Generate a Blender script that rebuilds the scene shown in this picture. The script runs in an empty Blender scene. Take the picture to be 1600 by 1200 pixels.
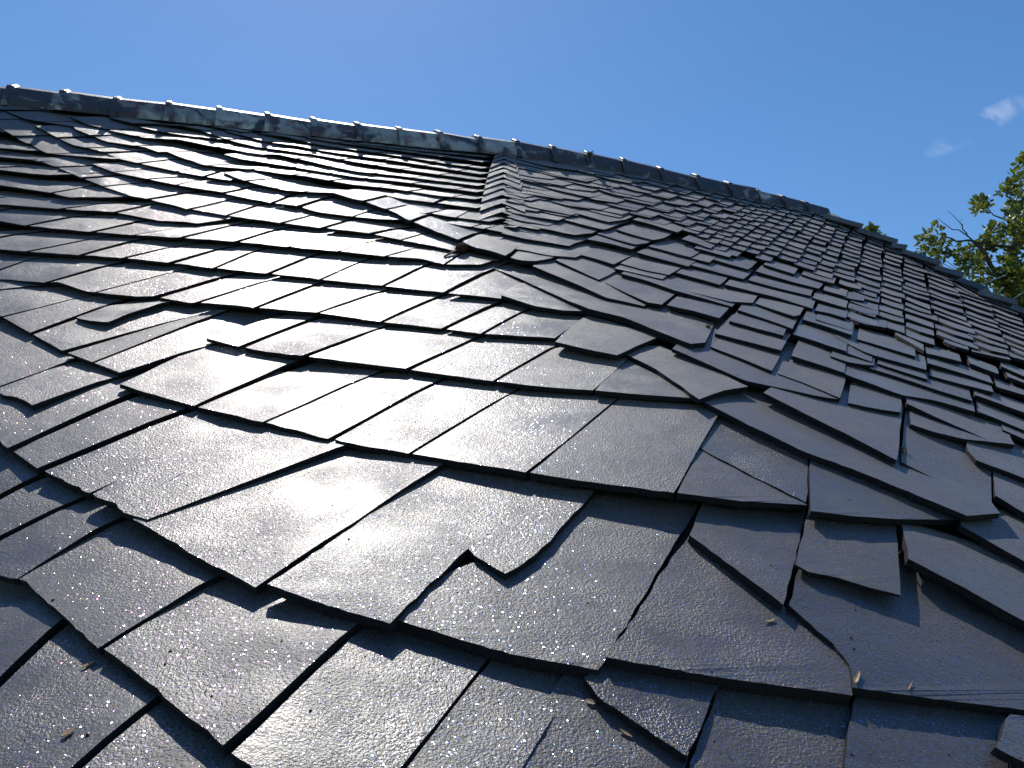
import bpy, bmesh, math, random
import numpy as np
from mathutils import Vector, Matrix
from mathutils.geometry import tessellate_polygon

random.seed(7)
rng = np.random.default_rng(11)
R = math.radians
scene = bpy.context.scene
COL = scene.collection

# ------------------------------------------------------------------ camera, sky, sun, exposure
PITCH = R(12.0)
CAMPOS = np.array([0.0, 0.0, 5.2])
FPX = 1250.0                                   # focal length in units of a 1600-wide sensor
cam_d = bpy.data.cameras.new('camera'); cam = bpy.data.objects.new('camera', cam_d)
COL.objects.link(cam); scene.camera = cam
cam_d.sensor_width = 36.0; cam_d.lens = 36.0 * FPX / 1600.0
cam_d.clip_start = 0.02; cam_d.clip_end = 6000
cam.location = CAMPOS; cam.rotation_euler = (R(90) + PITCH, 0, 0)

cp, sp = math.cos(PITCH), math.sin(PITCH)
def to_world(P):
    P = np.asarray(P, float)
    out = np.empty_like(P)
    out[..., 0] = P[..., 0]
    out[..., 1] = P[..., 1] * cp - P[..., 2] * sp
    out[..., 2] = P[..., 1] * sp + P[..., 2] * cp
    return out + CAMPOS

SUN_LOCAL = np.array([-0.24, 1.0, 0.95])       # direction towards the sun before the camera pitch
sd = to_world(SUN_LOCAL) - CAMPOS; sd /= np.linalg.norm(sd)
SUN_EL = math.asin(sd[2]); SUN_AZ = math.atan2(sd[0], sd[1])

world = bpy.data.worlds.new('World'); scene.world = world; world.use_nodes = True
wn = world.node_tree; wn.nodes.clear()
def N(t, typ, **kw):
    n = t.nodes.new(typ)
    for k, v in kw.items():
        if k in n.inputs: n.inputs[k].default_value = v
        else: setattr(n, k, v)
    return n
sky = N(wn, 'ShaderNodeTexSky', sky_type='NISHITA', sun_disc=False)
sky.sun_elevation = SUN_EL; sky.sun_rotation = SUN_AZ
sky.altitude = 300; sky.air_density = 1.0; sky.dust_density = 0.2; sky.ozone_density = 3.0
hs = N(wn, 'ShaderNodeHueSaturation', Saturation=1.22, Value=1.0)
wn.links.new(sky.outputs[0], hs.inputs['Color'])
# one faint wisp of cloud low on the right of the blue sky
tc = N(wn, 'ShaderNodeTexCoord')
def cdir(px, py):
    v = to_world(np.array([(px - 800) / FPX, 1.0, (600 - py) / FPX])) - CAMPOS
    return v / np.linalg.norm(v)
cd = cdir(1530, 196)
axis = cdir(1600, 150) - cdir(1490, 212); axis /= np.linalg.norm(axis)
perp = np.cross(axis, cd); perp /= np.linalg.norm(perp)
def dot(v):
    d = N(wn, 'ShaderNodeVectorMath', operation='DOT_PRODUCT'); d.inputs[1].default_value = tuple(v)
    wn.links.new(tc.outputs['Generated'], d.inputs[0]); return d.outputs['Value']
def M(t, op, a, b=None, clamp=False):
    n = t.nodes.new('ShaderNodeMath'); n.operation = op; n.use_clamp = clamp
    for i, v in enumerate((a, b)):
        if v is None: continue
        if isinstance(v, (int, float)): n.inputs[i].default_value = v
        else: t.links.new(v, n.inputs[i])
    return n.outputs[0]
da = M(wn, 'SUBTRACT', dot(axis), float(cd @ axis)); dp = M(wn, 'SUBTRACT', dot(perp), float(cd @ perp))
r2 = M(wn, 'ADD', M(wn, 'POWER', M(wn, 'DIVIDE', da, 0.058), 2.0), M(wn, 'POWER', M(wn, 'DIVIDE', dp, 0.014), 2.0))
fall = M(wn, 'SUBTRACT', 1.0, r2, True)
front = M(wn, 'GREATER_THAN', dot(cd), 0.5)
cn = N(wn, 'ShaderNodeTexNoise', Scale=26.0, Detail=7.0, Roughness=0.6, Distortion=0.6)
wn.links.new(tc.outputs['Generated'], cn.inputs['Vector'])
wisp = M(wn, 'MULTIPLY', M(wn, 'MULTIPLY', fall, front), M(wn, 'MULTIPLY', M(wn, 'SUBTRACT', cn.outputs['Fac'], 0.40, True), 3.2), True)
wisp = M(wn, 'MULTIPLY', wisp, 0.55)
mixc = N(wn, 'ShaderNodeMix', data_type='RGBA')
wn.links.new(wisp, mixc.inputs['Factor']); wn.links.new(hs.outputs[0], mixc.inputs[6])
mixc.inputs[7].default_value = (6.5, 7.0, 8.0, 1)
bg = N(wn, 'ShaderNodeBackground', Strength=0.13)
wo = N(wn, 'ShaderNodeOutputWorld')
wn.links.new(mixc.outputs[2], bg.inputs['Color']); wn.links.new(bg.outputs[0], wo.inputs['Surface'])

sun_d = bpy.data.lights.new('sun', 'SUN'); sun = bpy.data.objects.new('sun', sun_d); COL.objects.link(sun)
sun_d.energy = 4.2; sun_d.angle = R(0.53); sun_d.color = (1.0, 0.95, 0.87)
sun.rotation_euler = Vector(-sd).to_track_quat('-Z', 'Y').to_euler()
sun.location = (0, 0, 30)

scene.view_settings.view_transform = 'Standard'; scene.view_settings.look = 'None'
scene.view_settings.exposure = 0.0; scene.view_settings.gamma = 1.0
scene.view_settings.use_curve_mapping = False
scene.cycles.max_bounces = 5
scene.cycles.sample_clamp_indirect = 4.0

# ------------------------------------------------------------------ helpers
def tag(o, label=None, cat=None, group=None, kind=None):
    if label: o['label'] = label
    if cat: o['category'] = cat
    if group: o['group'] = group
    if kind: o['kind'] = kind
    return o

def mesh_obj(name, verts, faces, mat, parent=None, smooth=None, origin=None):
    """verts in world coordinates; links ONE mesh object whose origin is its own centre"""
    v = np.asarray(verts, float)
    if origin is None: origin = v.mean(0)
    me = bpy.data.meshes.new(name)
    me.from_pydata((v - origin).tolist(), [], [list(f) for f in faces])
    mats = mat if isinstance(mat, (list, tuple)) else [mat]
    for m in mats: me.materials.append(m)
    if smooth is not None: me.polygons.foreach_set('use_smooth', np.asarray(smooth, bool))
    me.update()
    o = bpy.data.objects.new(name, me); COL.objects.link(o)
    if parent is not None:
        o.parent = parent; o.location = Vector(origin) - parent.location
    else: o.location = origin
    return o

def new_mat(name):
    m = bpy.data.materials.new(name); m.use_nodes = True
    t = m.node_tree; b = t.nodes['Principled BSDF']
    return m, t, b
def noise(t, vec, scale, detail=4.0, rough=0.55, dist=0.0):
    n = N(t, 'ShaderNodeTexNoise', Scale=scale, Detail=detail, Roughness=rough, Distortion=dist)
    if vec is not None: t.links.new(vec, n.inputs['Vector'])
    return n
def ramp(t, fac, stops):
    r = t.nodes.new('ShaderNodeValToRGB')
    els = r.color_ramp.elements
    while len(els) < len(stops): els.new(0.5)
    for e, (p, c) in zip(els, stops):
        e.position = p; e.color = (*c, 1) if len(c) == 3 else c
    t.links.new(fac, r.inputs['Fac']); return r
def mixcol(t, fac, a, b, mode='MIX'):
    m = N(t, 'ShaderNodeMix', data_type='RGBA', blend_type=mode)
    for sock, v in ((m.inputs['Factor'], fac), (m.inputs[6], a), (m.inputs[7], b)):
        if isinstance(v, (int, float)): sock.default_value = v
        elif isinstance(v, tuple): sock.default_value = (*v, 1)
        else: t.links.new(v, sock)
    return m.outputs[2]

# ------------------------------------------------------------------ materials
GRAIN_A = to_world(np.array([0.45, 0.85, 0.28])) - CAMPOS; GRAIN_A /= np.linalg.norm(GRAIN_A)
GRAIN_B = np.cross(GRAIN_A, (0, 0, 1.0)); GRAIN_B /= np.linalg.norm(GRAIN_B)
GRAIN_C = np.cross(GRAIN_A, GRAIN_B)
def slate_material(name, tint=(1, 1, 1)):
    m, t, b = new_mat(name)
    geo = N(t, 'ShaderNodeNewGeometry'); info = N(t, 'ShaderNodeObjectInfo')
    at = N(t, 'ShaderNodeAttribute', attribute_name='slate_random')
    rnd = at.outputs['Fac']
    off = N(t, 'ShaderNodeVectorMath', operation='MULTIPLY_ADD')
    comb = N(t, 'ShaderNodeCombineXYZ')
    for i in range(3): t.links.new(rnd, comb.inputs[i])
    t.links.new(comb.outputs[0], off.inputs[0]); off.inputs[1].default_value = (37.0, 53.0, 71.0)
    t.links.new(geo.outputs['Position'], off.inputs[2])
    P = off.outputs[0]
    # colour: blue grey with purple, green and brown drift
    c1 = ramp(t, rnd, [(0.0, (0.048, 0.046, 0.046)), (0.18, (0.100, 0.092, 0.086)), (0.36, (0.066, 0.066, 0.066)), (0.52, (0.094, 0.078, 0.080)),
                       (0.7, (0.062, 0.068, 0.062)), (0.86, (0.125, 0.114, 0.106)), (1.0, (0.075, 0.072, 0.070))])
    n1 = noise(t, P, 9.0, 5.0, 0.6, 0.4)
    c2 = mixcol(t, ramp(t, n1.outputs['Fac'], [(0.42, (0, 0, 0)), (0.7, (1, 1, 1))]).outputs[0], c1.outputs[0], (0.085, 0.072, 0.058))
    n2 = noise(t, P, 5.0, 3.0, 0.6)
    c3 = mixcol(t, M(t, 'MULTIPLY', M(t, 'SUBTRACT', n2.outputs['Fac'], 0.52, True), 2.6, True), c2, (0.044, 0.060, 0.048))
    n3 = noise(t, P, 140.0, 3.0, 0.7)
    c4 = mixcol(t, 0.55, c3, ramp(t, n3.outputs['Fac'], [(0.3, (0.45, 0.45, 0.45)), (0.7, (1.5, 1.5, 1.5))]).outputs[0], 'MULTIPLY')
    # lichen specks
    vs = N(t, 'ShaderNodeTexVoronoi', Scale=28.0); t.links.new(P, vs.inputs['Vector'])
    spot = M(t, 'MULTIPLY', M(t, 'LESS_THAN', vs.outputs['Distance'], 0.13),
             M(t, 'GREATER_THAN', N(t, 'ShaderNodeSeparateColor').outputs[0], 2.0))
    sepv = N(t, 'ShaderNodeSeparateColor'); t.links.new(vs.outputs['Color'], sepv.inputs[0])
    spot = M(t, 'MULTIPLY', M(t, 'LESS_THAN', vs.outputs['Distance'], 0.12), M(t, 'GREATER_THAN', sepv.outputs[0], 0.86))
    c5 = mixcol(t, M(t, 'MULTIPLY', spot, 0.6), c4, (0.035, 0.036, 0.034))
    # cleavage scratches running up the roof
    vm = []
    for ax_, k_ in ((GRAIN_A, 3.2), (GRAIN_B, 95.0), (GRAIN_C, 30.0)):
        dn = N(t, 'ShaderNodeVectorMath', operation='DOT_PRODUCT'); dn.inputs[1].default_value = tuple(ax_ * k_)
        t.links.new(P, dn.inputs[0]); vm.append(dn.outputs['Value'])
    gv_ = N(t, 'ShaderNodeCombineXYZ')
    for i in range(3): t.links.new(vm[i], gv_.inputs[i])
    scr = noise(t, gv_.outputs[0], 1.0, 3.0, 0.6, 0.3)
    scm = M(t, 'MULTIPLY', M(t, 'MULTIPLY', M(t, 'SUBTRACT', scr.outputs['Fac'], 0.66, True), 9.0, True),
            M(t, 'MULTIPLY', M(t, 'SUBTRACT', noise(t, P, 4.0, 2.0).outputs['Fac'], 0.46, True), 5.0, True))
    c5 = mixcol(t, M(t, 'MULTIPLY', scm, 0.7), c5, (0.020, 0.020, 0.022))
    c6 = mixcol(t, 1.0, c5, tint, 'MULTIPLY')
    t.links.new(mixcol(t, 1.0, c6, (0.56, 0.57, 0.57), 'MULTIPLY'), b.inputs['Base Color'])
    # relief: cleavage grain, pits and broad waves
    w = N(t, 'ShaderNodeTexNoise', Scale=7.0, Detail=3.0, Roughness=0.5); t.links.new(P, w.inputs['Vector'])
    g = noise(t, P, 215.0, 2.5, 0.62)
    g2 = noise(t, P, 62.0, 4.0, 0.6, 0.5)
    b0 = N(t, 'ShaderNodeBump', Strength=0.35, Distance=0.012); t.links.new(w.outputs['Fac'], b0.inputs['Height'])
    b1 = N(t, 'ShaderNodeBump', Strength=0.26, Distance=0.004)
    gm = N(t, 'ShaderNodeVectorMath', operation='MULTIPLY'); t.links.new(gv_.outputs[0], gm.inputs[0]); gm.inputs[1].default_value = (1.6, 0.13, 0.4)
    lay = noise(t, gm.outputs[0], 1.0, 6.0, 0.62, 0.3)
    lays = N(t, 'ShaderNodeMath', operation='SNAP'); lays.inputs[1].default_value = 0.085; t.links.new(lay.outputs['Fac'], lays.inputs[0])
    bl = N(t, 'ShaderNodeBump', Strength=0.2, Distance=0.006); t.links.new(lays.outputs[0], bl.inputs['Height']); t.links.new(b0.outputs[0], bl.inputs['Normal'])
    t.links.new(g2.outputs['Fac'], b1.inputs['Height']); t.links.new(bl.outputs[0], b1.inputs['Normal'])
    b2 = N(t, 'ShaderNodeBump', Distance=0.0038)
    gs_ = noise(t, P, 6.0, 2.0, 0.5)
    t.links.new(M(t, 'ADD', M(t, 'MULTIPLY', M(t, 'FRACT', M(t, 'MULTIPLY', rnd, 41.7)), 0.45),
                  M(t, 'MULTIPLY', ramp(t, gs_.outputs['Fac'], [(0.35, (0, 0, 0)), (0.65, (1, 1, 1))]).outputs[0], 0.6)), b2.inputs['Strength'])
    t.links.new(M(t, 'SUBTRACT', g.outputs['Fac'], M(t, 'MULTIPLY', scm, 0.8)), b2.inputs['Height']); t.links.new(b1.outputs[0], b2.inputs['Normal'])
    t.links.new(b2.outputs[0], b.inputs['Normal'])
    rr = ramp(t, n2.outputs['Fac'], [(0.3, (0.40, 0.40, 0.40)), (0.7, (0.54, 0.54, 0.54))])
    rv = M(t, 'MULTIPLY', M(t, 'SUBTRACT', M(t, 'FRACT', M(t, 'MULTIPLY', rnd, 17.3)), 0.5), 0.16)
    t.links.new(M(t, 'ADD', rr.outputs[0], rv), b.inputs['Roughness'])
    b.inputs['IOR'].default_value = 1.78
    b.inputs['Specular IOR Level'].default_value = 0.5
    b.inputs['Sheen Weight'].default_value = 0.36; b.inputs['Sheen Roughness'].default_value = 0.32; b.inputs['Sheen Tint'].default_value = (0.92, 0.92, 1.0, 1)
    # mica flakes: facets a few millimetres wide, each with a tilt and a faint colour of its own
    v = N(t, 'ShaderNodeTexVoronoi', Scale=390.0); t.links.new(P, v.inputs['Vector'])
    sc = N(t, 'ShaderNodeSeparateColor'); t.links.new(v.outputs['Color'], sc.inputs[0])
    cx = N(t, 'ShaderNodeCombineXYZ')
    for i in range(3):
        t.links.new(M(t, 'MULTIPLY', M(t, 'SUBTRACT', sc.outputs[i], 0.5), 0.85), cx.inputs[i])
    addn = N(t, 'ShaderNodeVectorMath', operation='ADD'); nrm = N(t, 'ShaderNodeVectorMath', operation='NORMALIZE')
    t.links.new(b1.outputs[0], addn.inputs[0]); t.links.new(cx.outputs[0], addn.inputs[1]); t.links.new(addn.outputs[0], nrm.inputs[0])
    gl = N(t, 'ShaderNodeBsdfGlossy', Roughness=0.13)
    v2 = N(t, 'ShaderNodeTexVoronoi', Scale=390.0); t.links.new(P, v2.inputs['Vector'])
    hue = N(t, 'ShaderNodeHueSaturation', Saturation=1.6, Value=1.25); t.links.new(v2.outputs['Color'], hue.inputs['Color'])
    fl = mixcol(t, 0.55, (0.85, 0.86, 0.88), hue.outputs[0])
    t.links.new(fl, gl.inputs['Color']); t.links.new(nrm.outputs[0], gl.inputs['Normal'])
    mx = N(t, 'ShaderNodeMixShader')
    fsize = M(t, 'MULTIPLY', M(t, 'POWER', sc.outputs[2], 2.0), 0.62)
    patchy = noise(t, P, 11.0, 3.0, 0.6)
    fac = M(t, 'MULTIPLY', M(t, 'LESS_THAN', v.outputs['Distance'], fsize), M(t, 'MULTIPLY', patchy.outputs['Fac'], 0.85))
    t.links.new(fac, mx.inputs[0]); t.links.new(b.outputs[0], mx.inputs[1]); t.links.new(gl.outputs[0], mx.inputs[2])
    t.links.new(mx.outputs[0], t.nodes['Material Output'].inputs['Surface'])
    return m
MAT_SLATE = slate_material('slate')

def shaded_edge_material():
    m, t, b = new_mat('slate_broken_edge_shaded')
    geo = N(t, 'ShaderNodeNewGeometry')
    n1 = noise(t, geo.outputs['Position'], 120.0, 4.0, 0.7)
    mp = N(t, 'ShaderNodeMapping'); mp.inputs['Scale'].default_value = (20, 20, 420)
    t.links.new(geo.outputs['Position'], mp.inputs['Vector'])
    n2 = noise(t, mp.outputs[0], 1.0, 3.0, 0.6)
    c = ramp(t, n1.outputs['Fac'], [(0.3, (0.012, 0.012, 0.014)), (0.75, (0.034, 0.033, 0.032))])  # shade of the lips painted into the albedo, darker than the slate faces
    t.links.new(c.outputs[0], b.inputs['Base Color']); b.inputs['Roughness'].default_value = 0.9; b.inputs['Specular IOR Level'].default_value = 0.15
    bb = N(t, 'ShaderNodeBump', Strength=0.8, Distance=0.004)
    t.links.new(M(t, 'ADD', n1.outputs['Fac'], n2.outputs['Fac']), bb.inputs['Height']); t.links.new(bb.outputs[0], b.inputs['Normal'])
    return m
MAT_EDGE_SHADED = shaded_edge_material()

def ridge_material():
    m, t, b = new_mat('weathered_ridge_tile')
    geo = N(t, 'ShaderNodeNewGeometry'); info = N(t, 'ShaderNodeObjectInfo')
    P = geo.outputs['Position']
    # lichened, paler towards the left, darker slate grey to the right: each tile has its own weathering
    at = N(t, 'ShaderNodeAttribute', attribute_type='OBJECT', attribute_name='lichen')
    n1 = noise(t, P, 7.0, 6.0, 0.6, 0.7); n2 = noise(t, P, 5.0, 4.0, 0.6, 0.4); n3 = noise(t, P, 60.0, 4.0, 0.7)
    base = mixcol(t, info.outputs['Random'], (0.050, 0.052, 0.050), (0.066, 0.046, 0.046))
    lich = ramp(t, n2.outputs['Fac'], [(0.35, (0.28, 0.28, 0.25)), (0.65, (0.58, 0.54, 0.47))])
    thr = M(t, 'SUBTRACT', M(t, 'ADD', n1.outputs['Fac'], M(t, 'MULTIPLY', at.outputs['Fac'], 0.20)), 0.57, True)
    c = mixcol(t, M(t, 'MULTIPLY', thr, 9.0, True), base, lich.outputs[0])
    red = M(t, 'MULTIPLY', M(t, 'MULTIPLY', M(t, 'SUBTRACT', noise(t, P, 8.0, 5.0, 0.6, 0.5).outputs['Fac'], 0.51, True), 9.0, True), at.outputs['Fac'])
    c = mixcol(t, red, c, (0.17, 0.055, 0.045))
    c = mixcol(t, 0.5, c, ramp(t, n3.outputs['Fac'], [(0.3, (0.5, 0.5, 0.5)), (0.7, (1.4, 1.4, 1.4))]).outputs[0], 'MULTIPLY')
    t.links.new(c, b.inputs['Base Color']); b.inputs['Roughness'].default_value = 0.42
    bb = N(t, 'ShaderNodeBump', Strength=0.5, Distance=0.006); t.links.new(n3.outputs['Fac'], bb.inputs['Height'])
    t.links.new(bb.outputs[0], b.inputs['Normal'])
    return m
MAT_RIDGE = ridge_material()

def plain(name, c0, c1, scale=20.0, rough=0.8, bump=0.3, dist=0.005):
    m, t, b = new_mat(name)
    geo = N(t, 'ShaderNodeNewGeometry')
    n = noise(t, geo.outputs['Position'], scale, 5.0, 0.6)
    t.links.new(ramp(t, n.outputs['Fac'], [(0.3, c0), (0.7, c1)]).outputs[0], b.inputs['Base Color'])
    b.inputs['Roughness'].default_value = rough
    bb = N(t, 'ShaderNodeBump', Strength=bump, Distance=dist); t.links.new(n.outputs['Fac'], bb.inputs['Height'])
    t.links.new(bb.outputs[0], b.inputs['Normal'])
    return m
MAT_DECK = plain('dark_roof_boards', (0.02, 0.018, 0.016), (0.04, 0.036, 0.03), 12)
MAT_WALL = plain('rendered_wall', (0.42, 0.39, 0.34), (0.52, 0.49, 0.44), 6)
MAT_GRASS = plain('meadow_ground', (0.035, 0.06, 0.018), (0.07, 0.09, 0.03), 0.6, 0.9, 0.4, 0.05)
MAT_BARK = plain('grey_bark', (0.05, 0.042, 0.035), (0.12, 0.105, 0.09), 30, 0.85, 0.6, 0.01)
MAT_PALEBARK = plain('pale_dead_bark', (0.30, 0.28, 0.25), (0.42, 0.40, 0.36), 30, 0.8)
MAT_CONE = plain('brown_seed_cone', (0.045, 0.018, 0.012), (0.13, 0.055, 0.03), 160, 0.95, 0.6, 0.002)
MAT_CONE.node_tree.nodes['Principled BSDF'].inputs['Specular IOR Level'].default_value = 0.05
MAT_STRAW = plain('dry_straw', (0.38, 0.24, 0.12), (0.52, 0.38, 0.22), 90, 0.7)
MAT_DRYLEAF = plain('dry_leaf_brown', (0.25, 0.12, 0.06), (0.42, 0.26, 0.13), 90, 0.7)
MAT_MOSS = plain('dry_moss', (0.06, 0.055, 0.022), (0.15, 0.13, 0.06), 200, 0.9, 0.8, 0.002)
MAT_MORTAR = plain('pale_mortar', (0.45, 0.43, 0.38), (0.6, 0.57, 0.52), 40, 0.9)

def leaf_material(name, c0, c1):
    m, t, b = new_mat(name)
    at = N(t, 'ShaderNodeAttribute', attribute_name='leaf_random')
    c = ramp(t, at.outputs['Fac'], [(0.0, c0), (1.0, c1)])
    t.links.new(c.outputs[0], b.inputs['Base Color']); b.inputs['Roughness'].default_value = 0.42
    tr = N(t, 'ShaderNodeBsdfTranslucent')
    t.links.new(mixcol(t, 1.0, c.outputs[0], (1.5, 1.6, 0.55), 'MULTIPLY'), tr.inputs['Color'])
    mx = N(t, 'ShaderNodeMixShader', Fac=0.35)
    t.links.new(b.outputs[0], mx.inputs[1]); t.links.new(tr.outputs[0], mx.inputs[2])
    t.links.new(mx.outputs[0], t.nodes['Material Output'].inputs['Surface'])
    return m
MAT_LEAF = leaf_material('oak_leaf', (0.058, 0.086, 0.024), (0.185, 0.195, 0.052))

# ------------------------------------------------------------------ the roof surface (camera-aligned frame, metres)
def sstep(a, b, x):
    t = np.clip((x - a) / (b - a), 0, 1); return t * t * (3 - 2 * t)
_ty = np.linspace(0.2, 16, 3200)
_T = np.radians(18.0 + 15.0 * sstep(1.5, 5.6, _ty))
_tz = np.concatenate([[0], np.cumsum(np.tan(_T[:-1]) * np.diff(_ty))])
_tz -= np.interp(1.25, _ty, _tz) + 0.40
def smin(a, b, k):
    h = np.clip(0.5 + 0.5 * (b - a) / k, 0, 1)
    return b * (1 - h) + a * h - k * h * (1 - h)
def surf(X, Y):
    s = 0.34 * sstep(1.5, 4.5, Y) * (1 - sstep(-0.6, 0.8, X)) + 0.15 * sstep(1.5, 5.0, Y) * sstep(-0.6, 0.8, X)
    z = np.interp(Y - s * X, _ty, _tz) - 0.04 * X
    e = np.maximum(0.0, -X - 0.33)                           # near left corner bent down, a shape added to turn the glare away
    z = z - 0.62 * e * e * (1 - sstep(1.0, 2.1, Y)) / (1 + 1.2 * e)
    d = np.maximum(0.0, X + 0.0112 * Y)                      # the short hip: the face right of it turns away
    z = z - 0.085 * d * sstep(3.0, 4.3, Y)
    c = -0.90 - 0.36 * X + 0.525 * Y                        # right-hand face falling away to the far hip
    return smin(z, c, 0.28)
def unproject(px, py, H=0.0):
    """points of the roof surface raised by H where the sight lines through (px,py) meet it"""
    px = np.asarray(px, float); py = np.asarray(py, float); H = np.broadcast_to(np.asarray(H, float), px.shape)
    a = (px - 800) / FPX; b = (600 - py) / FPX
    ts = np.linspace(0.35, 13.0, 420)
    f = surf(a[..., None] * ts, ts) + 1.12 * H[..., None] - b[..., None] * ts
    hit = f > 0
    i = np.where(hit.any(-1), hit.argmax(-1), len(ts) - 1); i = np.maximum(i, 1)
    lo = ts[i - 1]; hi = ts[i]
    for _ in range(22):
        mid = 0.5 * (lo + hi)
        up = surf(a * mid, mid) + 1.12 * H - b * mid > 0
        hi = np.where(up, mid, hi); lo = np.where(up, lo, mid)
    t = 0.5 * (lo + hi)
    return np.stack([a * t, t, b * t], -1)
def normal_at(P):
    e = 0.02; X, Y = P[..., 0], P[..., 1]
    gx = (surf(X + e, Y) - surf(X - e, Y)) / (2 * e); gy = (surf(X, Y + e) - surf(X, Y - e)) / (2 * e)
    n = np.stack([-gx, -gy, np.ones_like(gx)], -1)
    return n / np.linalg.norm(n, axis=-1, keepdims=True)

VP = np.array([1400.0, 190.0])                               # where the joints, all running up the roof, converge

# ------------------------------------------------------------------ ground
gs = 3000.0
g = mesh_obj('ground', [(-gs, -gs, 0), (gs, -gs, 0), (gs, gs, 0), (-gs, gs, 0)], [(0, 1, 2, 3)], MAT_GRASS, origin=np.zeros(3))
tag(g, 'green meadow ground far below the slate roof', kind='structure')

# ------------------------------------------------------------------ house and roof root
ROOF = bpy.data.objects.new('slate_roof', None); COL.objects.link(ROOF)
ROOF.location = (0.0, 4.0, 4.6); ROOF.empty_display_size = 0.3
tag(ROOF, 'old roof of dark weathered slates glinting in low sun under a lichened ridge', 'roof')

SLATES = []                                                   # dicts(verts, faces, nt, area, rnd)
TH = 0.015
def resample(pts, n):
    pts = np.asarray(pts, float)
    d = np.concatenate([[0], np.cumsum(np.linalg.norm(np.diff(pts, axis=0), axis=1))])
    s = np.linspace(0, d[-1], n + 1)
    # keep the traced corners: snap the nearest sample to each inner corner
    for k in d[1:-1]:
        j = int(np.argmin(abs(s - k)))
        if 0 < j < n: s[j] = k
    s = np.sort(s)
    return np.stack([np.interp(s, d, pts[:, 0]), np.interp(s, d, pts[:, 1])], -1), s / d[-1]

def walk(n, amp):
    w = rng.normal(0, 1, n)
    k = np.array([0.25, 0.5, 0.25]); w2 = np.convolve(np.concatenate([w[:1], w, w[-1:]]), k, 'valid')
    return amp * (0.55 * w + 0.9 * w2)

def close_slab(top, nx, ny, th, nrm):
    """top: (ny+1, nx+1, 3) grid -> verts, faces, number of top faces"""
    ny1, nx1 = top.shape[:2]
    V = list(top.reshape(-1, 3)); F = []
    idx = lambda j, i: j * nx1 + i
    for j in range(ny1 - 1):
        for i in range(nx1 - 1):
            F.append((idx(j, i), idx(j, i + 1), idx(j + 1, i + 1), idx(j + 1, i)))
    nt = len(F)
    ring = [(0, i) for i in range(nx1)] + [(j, nx1 - 1) for j in range(1, ny1)] + [(ny1 - 1, i) for i in range(nx1 - 2, -1, -1)] + [(j, 0) for j in range(ny1 - 2, 0, -1)]
    rt = np.array([top[j, i] for j, i in ring]); rb = rt - nrm * th
    k = len(ring)
    # a slightly undercut, ragged lower rim
    rb = rb + rng.normal(0, th * 0.06, rb.shape)
    a = len(V); V += list(rt); V += list(rb)
    for q in range(k):
        p = (q + 1) % k
        F.append((a + q, a + k + q, a + k + p, a + p))
    F.append(tuple(a + k + q for q in range(k - 1, -1, -1)))
    return V, F, nt

def poly_area(p):
    p = np.asarray(p); x, y = p[:, 0], p[:, 1]
    return 0.5 * abs(np.dot(x, np.roll(y, -1)) - np.dot(y, np.roll(x, -1)))

def visible_area(p):
    p = np.asarray(p, float).copy()
    if p[:, 0].max() < 0 or p[:, 0].min() > 1600 or p[:, 1].min() > 1200: return 0.0
    p[:, 0] = np.clip(p[:, 0], 0, 1600); p[:, 1] = np.clip(p[:, 1], 0, 1200)
    return poly_area(p)

def stiffen(P, top_rows=None, k=0.85):
    """slate does not bend: move the points along their sight lines on to the plane that fits the exposed part"""
    Q = (P if top_rows is None else P[:top_rows]).reshape(-1, 3)
    c = Q.mean(0); n = np.linalg.svd(Q - c)[2][2]
    n = n * (1 if n[2] > 0 else -1)
    den = P @ n
    f = (n @ c) / np.where(abs(den) < 1e-6, 1e-6, den)
    dt = np.clip((f - 1) * P[..., 1], -0.06, 0.06) / P[..., 1]
    return P * (1 + k * dt)[..., None]

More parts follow.
